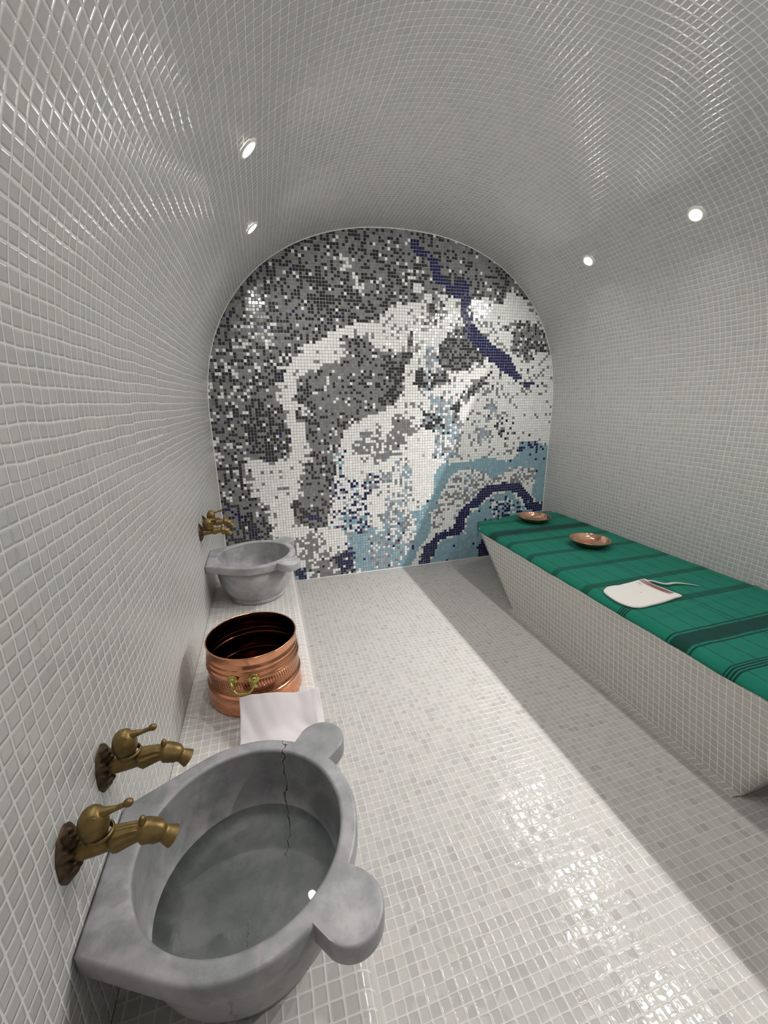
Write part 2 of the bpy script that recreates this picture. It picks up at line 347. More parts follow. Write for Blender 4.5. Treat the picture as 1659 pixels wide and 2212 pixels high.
('Narch','N96B04',0.4,[87.2, 14.7, 88.9, 20.1, 91.7, 23.5, 95.5, 25.9, 98.3, 29.3, 102.1, 31.3, 109.1, 31.7, 116.4, 30.8, 121.0, 26.7, 124.6, 21.9, 131.3, 21.1, 131.7, 17.2, 121.7, 18.8, 118.0, 24.1, 113.5, 27.7, 106.3, 28.3, 100.5, 25.5, 98.6, 22.9, 93.8, 20.6, 92.0, 16.1, 91.4, 11.5, 83.4, 10.5, 80.6, 8.9, 78.0, 2.6, 77.0, -1.1, 71.2, -1.3, 74.0, 6.9, 78.6, 11.0, 81.4, 13.7, 85.3, 13.8]),
('Nc','N90B10',0.5,[98.5, 5.4, 101.4, 8.5, 106.3, -3.0, 100.0, -2.1]),
('s2','W38L28B14G17N03',1.2,[57.7, 25.5, 70.1, 22.7, 71.1, 12.7, 66.5, 7.7, 64.7, 4.3, 58.4, 10.5, 56.7, 17.8]),
('s3','W15L38B30G08N09',1.2,[43.2, 20.0, 51.6, 20.1, 58.5, 15.0, 66.5, 7.7, 61.9, -2.9, 44.1, -2.3, 42.8, 10.5]),
('s3l','L70B10W08G08N04',1,[51.5, 14.0, 58.5, 14.1, 60.1, 3.0, 52.0, 0.3]),
('s3b','B75L15N10',1,[44.7, 14.7, 50.6, 14.9, 51.2, 4.1, 44.2, 2.3]),
('s4','W64N17L09B04G06',1.2,[39.1, 37.7, 45.5, 39.7, 51.9, 31.9, 52.6, 24.3, 45.0, 24.1, 39.8, 17.8, 36.5, 18.2, 37.9, 29.7]),
('s5','N40B22L18W20',1,[41.7, 24.4, 51.7, 23.5, 51.5, 16.6, 41.4, 16.8]),
('s6','N24B20W46K10',0.8,[39.3, 46.3, 42.6, 46.9, 42.2, 35.9, 38.9, 35.3]),
('s7','G28L24B06N14W28',0.8,[49.6, 38.2, 57.1, 39.0, 57.8, 34.8, 52.7, 32.7, 49.9, 34.5]),
('s8','L38G12W50',1,[62.2, 42.8, 68.7, 42.4, 69.1, 37.4, 67.4, 25.6, 59.4, 23.7, 58.6, 28.9, 65.6, 31.7]),
('s9','L40G14B08N04W34',0.8,[58.8, 40.5, 60.9, 40.4, 61.3, 34.6, 58.7, 35.6]),
('bg1','G66W34',1,[23.0, 17.1, 33.3, 17.6, 34.7, 13.2, 29.4, 6.9, 23.2, 9.4]),
('bg2','G70W24K06',1,[28.0, 10.6, 36.2, 10.4, 41.0, 7.2, 40.6, -3.6, 25.7, -1.4]),
('bgN','N62K12B14W12',0.6,[20.0, 8.1, 26.9, 4.6, 27.2, -2.6, 19.3, -1.4]),
('bgN2','N52K18G20W10',0.8,[35.2, 7.9, 40.2, 8.2, 44.6, 12.1, 45.9, 1.2, 44.1, -2.3, 40.6, -1.8, 39.2, 3.9]),
('ulowG','G48K47W05',1.2,[0.2, 32.0, 8.5, 31.3, 15.0, 22.0, 13.5, 14.0, -0.2, 15.6]),
('nl1','N70K15G15',0.7,[-0.0, 30.5, 2.1, 30.3, 8.1, 27.5, 7.9, 24.7, 5.1, 26.2, 0.2, 29.0]),
('nl2','N75K25',0.6,[9.0, 22.6, 10.9, 21.6, 11.7, 18.3, 8.4, 18.7]),
('nl3','N70K30',0.6,[21.1, 74.1, 23.9, 74.1, 23.3, 71.4, 21.2, 71.4]),
]

PAL = {'W': [(0.88, 0.88, 0.865), (0.86, 0.86, 0.845), (0.90, 0.905, 0.89)],
       'G': [(0.215, 0.215, 0.215), (0.245, 0.243, 0.240), (0.19, 0.19, 0.195)],
       'K': [(0.020, 0.020, 0.021), (0.030, 0.029, 0.028), (0.026, 0.026, 0.030)],
       'N': [(0.007, 0.010, 0.090), (0.010, 0.011, 0.062), (0.006, 0.008, 0.070)],
       'B': [(0.23, 0.41, 0.49), (0.28, 0.46, 0.53), (0.25, 0.40, 0.49)],
       'L': [(0.37, 0.43, 0.48), (0.33, 0.34, 0.41), (0.40, 0.49, 0.52), (0.26, 0.36, 0.45)]}
def parse(s): return [(s[i], int(s[i + 1:i + 3])) for i in range(0, len(s), 3)]
REG = []
for nm, s, jit, q in MURAL:
    pts = [(q[i], q[i + 1]) for i in range(0, len(q), 2)]
    REG.append((parse(s), jit, 0, pts, min(p[0] for p in pts) - 3, max(p[0] for p in pts) + 3, min(p[1] for p in pts) - 3, max(p[1] for p in pts) + 3))
def inside(x, y, pts):
    r = False; j = len(pts) - 1
    for i in range(len(pts)):
        xi, yi = pts[i]; xj, yj = pts[j]
        if (yi > y) != (yj > y) and x < (xj - xi) * (y - yi) / (yj - yi) + xi: r = not r
        j = i
    return r
def tile_code(i, j, rng):
    probs, cl = [('W', 90), ('G', 9), ('K', 1)], 0
    nx = noise.noise(Vector((i * 0.45, j * 0.45, 3.1))); ny = noise.noise(Vector((i * 0.45, j * 0.45, 9.7)))
    for pr, jit, c_, pts, x0, x1, y0, y1 in REG:
        x = i + 0.5 + jit * (nx * 1.9 + rng.uniform(-0.55, 0.55)); y = j + 0.5 + jit * (ny * 1.9 + rng.uniform(-0.55, 0.55))
        if x0 < x < x1 and y0 < y < y1 and inside(x, y, pts): probs, cl = pr, c_
    tot = sum(p for _, p in probs); u = rng.random()
    if tot >= 0:
        # mild clumping of like tiles
        nn = 0.5 + 0.5 * noise.noise(Vector((i * 0.55, j * 0.55, 21.0)))
        u = (u * 0.86 + min(max((nn - 0.5) * 1.5 + 0.5, 0), 1) * 0.14)
        u = min(max((u - 0.5) * 1.07 + 0.5, 0), 0.9999)
    u *= tot
    for c_, p in probs:
        u -= p
        if u < 0: return c_
    return probs[0][0]
def vault_z(x):
    t = abs((x - XC) / HA)
    return 0 if t >= 1 else Z_SPR + RISE * (1 - t ** NEXP) ** (1 / NEXP)
rng = random.Random(11)
V = []; F = []; CC = []
hs = 0.0191 / 2; hb = 0.0171 / 2
for i in range(0, 130):
    for j in range(0, 120):
        cx = XL + (i + 0.5) * PM; cz = (j + 0.5) * PM
        code = tile_code(i, j, rng)
        r2 = rng.random(); a1 = rng.uniform(-.0004, .0004); a2 = rng.uniform(-.0004, .0004)
        jx = rng.uniform(-.0006, .0006); jz = rng.uniform(-.0006, .0006)
        if cx - PM / 2 > XR or cz - PM / 2 > vault_z(cx): continue
        cx += jx; cz += jz; b = len(V)
        for sx, sz in ((-1, -1), (1, -1), (1, 1), (-1, 1)): V.append((cx + sx * hs, D - 0.0002, cz + sz * hs))
        for sx, sz in ((-1, -1), (1, -1), (1, 1), (-1, 1)): V.append((cx + sx * hs, D - 0.0020, cz + sz * hs))
        for sx, sz in ((-1, -1), (1, -1), (1, 1), (-1, 1)): V.append((cx + sx * hb, D - 0.0032 + sx * a1 + sz * a2, cz + sz * hb))
        fs = [(b + 8, b + 9, b + 10, b + 11)]
        for q in range(4):
            q2 = (q + 1) % 4
            fs.append((b + q, b + q2, b + 4 + q2, b + 4 + q)); fs.append((b + 4 + q, b + 4 + q2, b + 8 + q2, b + 8 + q))
        F += fs
        pal = PAL[code]; c0 = pal[int(r2 * len(pal)) % len(pal)]; vv = rng.uniform(0.93, 1.07)
        CC += [(c0[0] * vv, c0[1] * vv, c0[2] * vv)] * len(fs)
nt = len(F)
b = len(V); V += outline(D); F.append(tuple(range(b, len(V)))); CC.append((0.50, 0.51, 0.50))
me = mesh_from('wall_back', V, F)
ca = me.color_attributes.new('tile_color', 'FLOAT_COLOR', 'CORNER')
buf = []
for p in me.polygons:
    c0 = CC[p.index]
    for _ in range(p.loop_total): buf += [c0[0], c0[1], c0[2], 1.0]
ca.data.foreach_set('color', buf)
k = NT('mural_mosaic'); at = k.n('ShaderNodeAttribute'); at.attribute_name = 'tile_color'
k.l(at.outputs['Color'], k.b.inputs['Base Color']); k.b.inputs['Roughness'].default_value = 0.14
M_mural = k.m
M_mgrout = simple('mural_joint', (0.44, 0.45, 0.45), 0.8)
me.polygons[nt].material_index = 1
struct(link('wall_back', me, [M_mural, M_mgrout]))
ed = [(XL + .001, D - .004, 0.0)] + [(XL + .001, D - .004, Z_SPR * i / 4) for i in range(1, 4)] + [(x, D - .004, z - .001) for x, z in arc] + [(XR - .001, D - .004, Z_SPR * i / 4) for i in range(3, -1, -1)]
struct(link('trim_1', tube('trim_1', ed, 0.0042, 8), M_white_trim))
struct(link('baseboard_back', tube('baseboard_back', [(XL, D - .003, .002), (XR, D - .003, .002)], 0.0045, 8, up=Vector((0, 0, 1))), M_white_trim))

# ------------------------------------------------------------------ tiled ledge on the left
YL0 = YB
prof = [(XL + .0012, LEDGE_Z), (-0.13, LEDGE_Z), (0.082, LEDGE_Z)] + [(0.082 + 0.030 * math.sin(a), LEDGE_Z - 0.030 + 0.030 * math.cos(a)) for a in [math.pi / 2 * i / 8 for i in range(1, 9)]] + [(0.135, 0.16), (0.157, 0.0)]
P = []; UV = []; s = 0.3
for i, (x, z) in enumerate(prof):
    if i: s += math.dist(prof[i - 1], (x, z))
    P.append([(x, YL0 + (D - 0.001 - YL0) * j / 40, z) for j in range(41)])
    UV.append([((YL0 + (D - YL0) * j / 40) / 0.0272 + .1, s / 0.0272 + .37) for j in range(41)])
me = grid_mesh('tiled_ledge', P, UV)
tag(link('tiled_ledge', me, M_ledge), 'long narrow ledge covered in small white mosaic tiles, along the left wall under the basins', 'ledge')

# ------------------------------------------------------------------ tiled bench on the right
def y_near(z): return 0.748 - 0.165 * min(z, 0.40) / 0.41
def y_far(z, x): return 2.19 + (0.60 * min(z, 0.415) / 0.41) + 0.13 * max(0, (x - 1.6)) / 0.86
bp = [(1.551, 0.0), (1.563, 0.1), (1.575, 0.2), (1.586, 0.3), (1.594, 0.365)] + \
     [(1.631 - 0.036 * math.cos(a), 0.3855 + 0.036 * math.sin(a)) for a in [math.pi / 2 * i / 8 for i in range(0, 9)]] + [(1.9, BENCH_Z), (2.2, BENCH_Z), (XR - .001, BENCH_Z)]
P = []; UV = []; s = 0.0
for i, (x, z) in enumerate(bp):
    if i: s += math.dist(bp[i - 1], (x, z))
    ya, yb = y_near(z), y_far(z, x)
    P.append([(x, ya + (yb - ya) * j / 40, z) for j in range(41)])
    UV.append([((p[1] - 0.26 * z) / PT, s / PT) for p in P[-1]])
m1 = grid_mesh('b1', P, UV)
def endcap(side):
    idx = 0 if side == 0 else 40
    rows = []; uvs = []
    for i in range(len(bp)):
        p = P[i][idx]
        if i >= 13: continue
        q = (XR - .001, y_near(p[2]) if side == 0 else y_far(p[2], XR), p[2])
        rows.append([tuple(p[k_] * (1 - t / 8) + q[k_] * t / 8 for k_ in range(3)) for t in range(9)])
        uvs.append([(v[0] / PT, v[2] * 1.5 / PT) for v in rows[-1]])
    return grid_mesh('cap', rows, uvs)
bench = link('tiled_bench', fixn(merge('tiled_bench', [m1, endcap(0), endcap(1)])), M_bench)
tag(bench, 'wide bench covered in small white mosaic tiles along the right wall, its ends undercut', 'bench')
tv = [(1.526, 0.755, 0.0), (1.526, 2.19, 0.0), (1.526, 0.755, .007), (1.526, 2.19, .007), (1.552, 0.748, .009), (1.552, 2.19, .009)]
tu = [(0, 0), (52, 0), (0, .25), (52, .25), (0, 1.0), (52, 1.0)]
link('base_trim', mesh_from('base_trim', tv, [(0, 1, 3, 2), (2, 3, 5, 4), (0, 2, 4)], tu), M_bench, bench)

# ------------------------------------------------------------------ marble basins
def marble(name, crack, g=1.0):
    k = NT(name); tc = k.n('ShaderNodeTexCoord').outputs['Object']
    n1 = k.noise(tc, 9.0, 6.0, 0.62); n2 = k.noise(tc, 42.0, 5.0, 0.7)
    wv = k.n('ShaderNodeTexWave', wave_type='BANDS', bands_direction='DIAGONAL'); k.l(tc, wv.inputs['Vector'])
    wv.inputs['Scale'].default_value = 2.3; wv.inputs['Distortion'].default_value = 9.0; wv.inputs['Detail'].default_value = 4.0
    wv.inputs['Detail Scale'].default_value = 1.6
    base = k.ramp(n1, [(0.30, C(0.150 * g, 0.158 * g, 0.164 * g)), (0.50, C(0.225 * g, 0.230 * g, 0.237 * g)), (0.68, C(0.34 * g, 0.335 * g, 0.345 * g))])
    base = k.mix(k.smooth(n2, 0.42, 0.72, 0.0, 0.35), base, C(0.13 * g, 0.135 * g, 0.14 * g))
    base = k.mix(k.smooth(wv.outputs['Fac'], 0.80, 1.0, 0.0, 0.4), base, C(0.38, 0.35, 0.37))
    if crack:
        # natural dark crack running across the far rim and down inside
        c3 = k.sep(tc)
        wig = k.math('MULTIPLY', k.math('SUBTRACT', k.noise(tc, 18.0, 3.0, 0.6), 0.5), 0.06)
        line = k.math('ABSOLUTE', k.math('ADD', k.math('SUBTRACT', k.math('ADD', c3[0], k.math('MULTIPLY', c3[1], -0.16)), 0.058), wig))
        msk = k.math('MULTIPLY', k.smooth(line, 0.0004, 0.0022, 1.0, 0.0), k.smooth(c3[1], 0.02, 0.10, 0.0, 1.0))
        base = k.mix(k.smooth(line, 0.0, 0.010, 0.35, 0.0), base, C(0.40, 0.33, 0.36))
        base = k.mix(msk, base, C(0.025, 0.018, 0.018))
        line2 = k.math('ABSOLUTE', k.math('ADD', k.math('SUBTRACT', c3[0], k.math('MULTIPLY', c3[1], 0.1)), k.math('MULTIPLY', k.math('SUBTRACT', k.noise(tc, 15.0, 5.0, 0.7), 0.47), 0.07)))
        m2 = k.math('MULTIPLY', k.smooth(line2, 0.0003, 0.0016, 0.8, 0.0), k.smooth(c3[1], -0.02, -0.07, 0.0, 1.0))
        base = k.mix(k.math('MULTIPLY', m2, k.smooth(c3[2], 0.20, 0.12, 0.0, 1.0)), base, C(0.05, 0.04, 0.045))
    k.l(base, k.b.inputs['Base Color'])
    k.b.inputs['Roughness'].default_value = 0.40
    k.bump(n2, 0.0012, 0.6)
    return k.m
M_marble_a = marble('grey_marble', True, 1.15); M_marble_b = marble('pale_grey_marble', False, 1.45)
RI = 0.188
def outline_r(th):
    c, s = math.cos(th), math.sin(th); r = 0.222
    # straight back block towards the wall
    bx = -0.2405
    poly = [(bx, -0.124), (bx, 0.124), (-0.1036, 0.1963), (0.0, 0.1), (0.0, -0.1), (-0.1036, -0.1963)]
    for i in range(len(poly)):
        (x1, y1), (x2, y2) = poly[i], poly[(i + 1) % len(poly)]
        dx, dy = x2 - x1, y2 - y1; den = c * dy - s * dx
        if abs(den) < 1e-9: continue
        t = (x1 * dy - y1 * dx) / den; u = (x1 * s - y1 * c) / den
        if t > 0 and -1e-6 <= u <= 1 + 1e-6: r = max(r, t)
    for ex, ey in ((0.176, 0.180), (0.176, -0.180)):
        b = c * ex + s * ey; disc = b * b - (ex * ex + ey * ey - 0.056 ** 2)
        if b > 0 and disc > 0: r = max(r, b + math.sqrt(disc))
    return r
def basin(loc, mat, label, with_water):
    root = thing('marble_basin', loc, label, 'basin')
    H = 0.6065 - LEDGE_Z
    N = 360; ths = [2 * math.pi * k_ / N for k_ in range(N)]
    R = [outline_r(t) for t in ths]
    def ring(f, z): return [(f(R[k_]) * math.cos(ths[k_]), f(R[k_]) * math.sin(ths[k_]), z) for k_ in range(N)]
    rows = [ring(lambda r: min(r, 0.199), H - 0.041), ring(lambda r: r - 0.004, H - 0.041), ring(lambda r: r - 0.0008, H - 0.0395), ring(lambda r: r, H - 0.037),
            ring(lambda r: r, H - 0.006), ring(lambda r: r - 0.0015, H - 0.002), ring(lambda r: r - 0.006, H)]
    for t in (0.25, 0.5, 0.75): rows.append(ring(lambda r, t=t: (r - 0.006) * (1 - t) + (RI + 0.006) * t, H))
    rows.append(ring(lambda r: RI + 0.006, H)); rows.append(ring(lambda r: RI + 0.0015, H - 0.0018)); rows.append(ring(lambda r: RI, H - 0.006)); rows.append(ring(lambda r: RI + .0001, H - 0.009)); rows.append(ring(lambda r: RI + .001, H - 0.016))
    me = grid_mesh('rim', rows, None, True, closed_v=True); me = sharp(fixn(me), 50)
    rim = link('rim', me, mat, root)
    # outer bowl
    out = [(0.0, 0.001), (0.147, 0.001), (0.151, 0.004), (0.152, 0.020), (0.149, 0.025), (0.158, 0.034), (0.174, 0.058), (0.188, 0.090), (0.196, 0.125), (0.200, 0.160), (0.200, H - 0.040), (0.195, H - 0.036), (RI + .002, H - 0.012)]
    inn = [(RI, H - 0.0085), (RI, H - 0.012), (RI, H - 0.03), (RI, H - 0.06), (RI, H - 0.10), (RI - 0.002, H - 0.130), (RI - 0.010, H - 0.155), (RI - 0.024, H - 0.170), (RI - 0.045, H - 0.177), (0.08, H - 0.180), (0.0, H - 0.181)]
    bowl = link('bowl', sharp(fixn(lathe('bowl', out + inn, 120)), 60), mat, root)
    return root, H
b1, H = basin((-0.104, 0.657, LEDGE_Z), M_marble_a, 'large foreground grey marble basin with cracked rim, two rounded ears and water inside', True)
b2, H = basin((-0.104, 2.235, LEDGE_Z), M_marble_b, 'grey marble basin at the far end of the ledge by the mosaic mural, without water', False)
# water in the near basin: clear surface that refracts little and mirrors by Fresnel
k = NT('clear_water')
tr = k.n('ShaderNodeBsdfTransparent'); tr.inputs[0].default_value = C(0.84, 0.87, 0.86)
gl = k.n('ShaderNodeBsdfGlossy'); gl.inputs['Roughness'].default_value = 0.012
fz = k.n('ShaderNodeFresnel'); fz.inputs['IOR'].default_value = 1.33
mx = k.n('ShaderNodeMixShader'); k.l(fz.outputs[0], mx.inputs[0]); k.l(tr.outputs[0], mx.inputs[1]); k.l(gl.outputs[0], mx.inputs[2]); k.l(mx.outputs[0], k.out.inputs['Surface'])
tcw = k.n('ShaderNodeTexCoord').outputs['Object']
bw = k.n('ShaderNodeBump'); bw.inputs['Distance'].default_value = 0.002; bw.inputs['Strength'].default_value = 0.12; k.l(k.noise(tcw, 9.0, 1.0), bw.inputs['Height']); k.l(bw.outputs[0], gl.inputs['Normal'])
M_water = k.m
rad = 0.1815; vs = [(0, 0, 0)] + [(rad * math.cos(2 * math.pi * q / 96), rad * math.sin(2 * math.pi * q / 96), 0) for q in range(96)]
w = link('water', mesh_from('water', vs, [(0, 1 + q, 1 + (q + 1) % 96) for q in range(96)], None, True), M_water)
w.location = (-0.104, 0.657, 0.4535); tag(w, 'still clear water standing in the foreground marble basin', 'water', kind='stuff')

# ------------------------------------------------------------------ brass taps
def brass(name, col, rough, dark=0.0):
    k = NT(name); tc = k.n('ShaderNodeTexCoord').outputs['Object']
    n1 = k.noise(tc, 60.0, 4.0, 0.6)
    c1 = k.ramp(n1, [(0.3, C(*[c * (0.60 - dark) for c in col])), (0.65, C(*col))])
    k.l(c1, k.b.inputs['Base Color']); k.b.inputs['Metallic'].default_value = 0.75; k.b.inputs['Roughness'].default_value = rough
    k.bump(n1, 0.0012, 0.5); return k.m
M_brass = brass('aged_brass', (0.25, 0.17, 0.062), 0.42)
M_brass_dk = brass('dark_aged_brass', (0.13, 0.085, 0.05), 0.5, 0.25)
def make_flange():
    R_, S_ = 22, 72; rows = []
    for i in range(R_ + 1):
        t = i / R_; row = []
        for q in range(S_):
            a = 2 * math.pi * q / S_
            sc_ = 1 + 0.018 * math.cos(a * 9) * t ** 3 + 0.012 * math.cos(a * 5 + 1)
            y = 0.034 * t * math.cos(a) * sc_; z = 0.047 * t * math.sin(a) * sc_
            x = 0.0130 * (1 - t ** 4) + 0.001
            x += (0.0028 * math.sin(a * 9 + 5 * t) + 0.0022 * math.sin(abs(z) * 520 + y * 200)) * math.sin(math.pi * min(1, t * 1.05)) * (1 if t > .25 else 0)
            row.append((max(x, 0.0008), y, z))
        rows.append(row)
    me = grid_mesh('wall_flange', rows, None, True, closed_v=True)
    rim = [(0.0, p[1], p[2]) for p in rows[-1]]
    me2 = grid_mesh('fr', [rows[-1], rim], None, True, closed_v=True)
    return fixn(merge('wall_flange', [me, me2]))
def make_spout():
    path = spline([(0.006, 0, -.003), (0.035, 0, -.001), (0.066, 0, 0.003), (0.095, 0, 0.006), (0.118, 0, 0.001), (0.134, 0, -0.011), (0.146, 0, -0.022)], 8)
    n = len(path); rad = []
    for i, p in enumerate(path):
        x = p[0]
        if x < 0.058: r = 0.0135
        elif x < 0.066: r = 0.0135 + (x - 0.058) / 0.008 * 0.0055
        elif x < 0.10: r = 0.019 - (x - 0.066) / 0.034 * 0.0055
        elif x < 0.106: r = 0.0135 + (x - 0.10) / 0.006 * 0.005
        elif x < 0.128: r = 0.0185 - (x - 0.106) / 0.022 * 0.002
        elif x < 0.133: r = 0.0165 - (x - 0.128) / 0.005 * 0.0045
        else: r = 0.012 + (x - 0.133) / 0.013 * 0.0045
        rad.append(r)
    def rip(i, th):
        x = path[i][0]
        return 0.07 * math.cos(th * 10) if 0.064 < x < 0.100 else (0.035 * math.cos(th * 6 + 1) if 0.106 < x < 0.128 else 0)
    a = tube('sp', path, rad, 60, rip)
    nub = ellipsoid('nub', (0.108, 0, 0.024), (0.0055, 0.007, 0.010))
    nub2 = ellipsoid('nub2', (0.112, 0.0, -0.014), (0.010, 0.008, 0.006))
    return merge('spout', [a, nub, nub2])
def make_handle():
    bulb = lathe('bulb', [(0.0, 0.012), (0.010, 0.013), (0.0165, 0.022), (0.0205, 0.034), (0.0210, 0.046), (0.0185, 0.058), (0.0130, 0.067), (0.006, 0.0715), (0.0, 0.0722)], 40)
    bulb.transform(Matrix.Translation((0.043, 0, 0)))
    lever = tube('lever', spline([(0.048, 0, 0.060), (0.062, 0, 0.061), (0.078, 0, 0.0625), (0.092, 0, 0.066)], 6), [0.0095 - 0.0055 * min(1, i / 12) for i in range(19)], 20)
    knob = ellipsoid('knob', (0.0945, 0, 0.067), (0.0075, 0.0065, 0.0065))
    eye = ellipsoid('eye', (0.050, -0.0115, 0.0635), (0.0035, 0.002, 0.0022), 12, 8)
    eye2 = ellipsoid('eye2', (0.050, 0.0115, 0.0635), (0.0035, 0.002, 0.0022), 12, 8)
    wing = lathe('wing', [(0.0165, 0.016), (0.0215, 0.024), (0.0185, 0.026)], 40); wing.transform(Matrix.Translation((0.0475, 0, 0)))
    return merge('handle', [bulb, lever, knob, eye, eye2, wing])
ME_F, ME_S, ME_H = make_flange(), make_spout(), make_handle()
ME_F.materials.append(M_brass_dk); ME_S.materials.append(M_brass); ME_H.materials.append(M_brass)
def tap(y, z, label, rot=0.0, s=1.0):
    t = thing('brass_tap', (XL, y, z), label, 'tap', None); t.rotation_euler = (0, rot, 0); t.scale = (s, s, s)
    for nm, me in (('wall_flange', ME_F), ('spout', ME_S), ('handle', ME_H)):
        o = bpy.data.objects.new(nm, me); COL.objects.link(o); o.parent = t
    return t
tap(0.588, CAM_Z - 0.668, 'bird-headed brass tap over the foreground basin, nearest to the bottom left corner')
tap(0.745, CAM_Z - 0.666, 'bird-headed brass tap over the foreground basin, the one further from us')
tap(2.115, CAM_Z - 0.625, 'small brass tap above the far basin, the front one of that pair')
tap(2.26, CAM_Z - 0.622, 'small brass tap above the far basin, the one next to the mural')

# ------------------------------------------------------------------ copper bucket
def copper(name, col, rough, engraved=False, hammered=False, dull=False):
    k = NT(name); tc = k.n('ShaderNodeTexCoord').outputs['Object']
    n1 = k.noise(tc, 14.0, 4.0, 0.6)
    c1 = k.ramp(n1, [(0.3, C(*[c * 0.86 for c in col])), (0.7, C(*col))])
    k.b.inputs['Metallic'].default_value = 1.0; k.b.inputs['Roughness'].default_value = rough
    if engraved:
        s = k.sep(tc); ang = k.math('MULTIPLY', k.math('ARCTAN2', s[1], s[0]), 26 / math.pi)
        zz = k.math('MULTIPLY', k.math('SUBTRACT', s[2], 0.078), 1 / 0.058)
        inband = k.math('MULTIPLY', k.smooth(zz, 0.0, 0.04), k.smooth(zz, 0.96, 1.0, 1.0, 0.0))
        fa = k.math('SUBTRACT', k.math('FRACT', ang), 0.5)
        d = k.math('SQRT', k.math('ADD', k.math('MULTIPLY', fa, fa), k.math('POWER', k.math('MULTIPLY', k.math('SUBTRACT', zz, 0.35), 1.1), 2.0)))
        rings = k.math('SINE', k.math('MULTIPLY', d, 34.0))
        d2 = k.math('SINE', k.math('ADD', k.math('MULTIPLY', ang, 12.5), k.math('MULTIPLY', zz, 9.0)))
        pat = k.mix(k.smooth(zz, 0.55, 0.62), rings, d2)
        pl = k.math('MULTIPLY', k.smooth(pat, -0.2, 0.5), inband)
        c1 = k.mix(k.math('MULTIPLY', k.math('MULTIPLY', k.smooth(pat, -0.9, -0.3, 1.0, 0.0), inband), 0.9), c1, C(0.12, 0.04, 0.02))
        k.l(c1, k.b.inputs['Base Color']); k.bump(pl, 0.003, 1.0)
    else:
        k.l(c1, k.b.inputs['Base Color'])
        if hammered:
            v = k.n('ShaderNodeTexVoronoi', feature='SMOOTH_F1'); v.inputs['Scale'].default_value = 50.0; k.l(tc, v.inputs['Vector'])
            k.bump(v.outputs['Distance'], 0.0045, 0.6)
        else: k.bump(n1, 0.002, 0.25)
    return k.m
M_copper = copper('polished_copper', (0.78, 0.36, 0.20), 0.17, engraved=True)
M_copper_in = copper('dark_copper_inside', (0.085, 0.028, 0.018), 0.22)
M_brassy = simple('yellow_brass', (0.50, 0.42, 0.13), 0.25, 1.0)
bk = thing('copper_bucket', (-0.105, 1.42, LEDGE_Z + 0.0005), 'shiny copper bucket with engraved band and brass handle, on the left ledge between the basins', 'bucket')
bo = [(0.0, 0.0), (0.160, 0.0), (0.1675, 0.002), (0.1690, 0.006), (0.1685, 0.020), (0.1655, 0.045), (0.1630, 0.062), (0.1650, 0.066), (0.1680, 0.069), (0.1680, 0.073), (0.1650, 0.076), (0.1615, 0.079),
      (0.1620, 0.095), (0.1615, 0.120), (0.1605, 0.136), (0.1635, 0.139), (0.1660, 0.143), (0.1640, 0.148), (0.1600, 0.151), (0.1590, 0.156), (0.1615, 0.160), (0.1635, 0.164), (0.1615, 0.168), (0.1585, 0.171),
      (0.1580, 0.177), (0.1605, 0.181), (0.1605, 0.185), (0.1575, 0.189), (0.1575, 0.200), (0.1580, 0.214), (0.1605, 0.220), (0.1610, 0.2235), (0.1600, 0.226), (0.1580, 0.2265), (0.1565, 0.225)]
bi = [(r - 0.0025, z) for r, z in reversed(bo[2:32])] + [(0.155, 0.006), (0.0, 0.006)]
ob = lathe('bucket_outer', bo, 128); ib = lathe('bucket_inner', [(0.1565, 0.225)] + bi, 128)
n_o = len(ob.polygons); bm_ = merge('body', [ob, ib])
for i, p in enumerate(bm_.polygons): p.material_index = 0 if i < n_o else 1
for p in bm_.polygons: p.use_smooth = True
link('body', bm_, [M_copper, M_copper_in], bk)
def handle_bucket(a0, da):
    parts = []
    if True:
        a = a0 + da; c, s = math.cos(a), math.sin(a)
        pl = ellipsoid('plate', (0, 0, 0), (0.0045, 0.019, 0.019), 20, 10); pl.transform(Matrix.Translation((0.1655 * c, 0.1655 * s, 0.148)) @ Matrix.Rotation(a, 4, 'Z'))
        st = ellipsoid('st', (0, 0, 0), (0.006, 0.009, 0.009), 16, 10); st.transform(Matrix.Translation((0.171 * c, 0.171 * s, 0.150)) @ Matrix.Rotation(a, 4, 'Z'))
        lf = ellipsoid('lf', (0, 0, 0), (0.0035, 0.009, 0.016), 16, 10); lf.transform(Matrix.Translation((0.1665 * c, 0.1665 * s, 0.124)) @ Matrix.Rotation(a, 4, 'Z') @ Matrix.Rotation(0.5 if da > 0 else -0.5, 4, 'X'))
        parts += [pl, st, lf]
    return merge('handle_plate', parts)
def handle_bail(a0):
    pts = []
    for i in range(19):
        t = -1 + 2 * i / 18; a = a0 + t * 0.215; z = 0.150 - 0.040 * (1 - t ** 4) ** 0.6; r = 0.178 + 0.006 * (1 - t * t)
        pts.append((r * math.cos(a), r * math.sin(a), z))
    return tube('bail', pts, [0.0032 + 0.0018 * (1 - abs(-1 + 2 * i / 18) ** 2) for i in range(19)], 14, up=Vector((0, 0, 1)))
for a0 in (math.radians(-101), math.radians(79)):
    hb = link('handle', handle_bail(a0), M_brassy, bk); hb['label'] = 'yellow brass drop handle'
    for da in (-0.215, 0.215):
        hp = link('handle_plate', handle_bucket(a0, da), M_brassy, hb)
        for p in hp.data.polygons: p.use_smooth = True

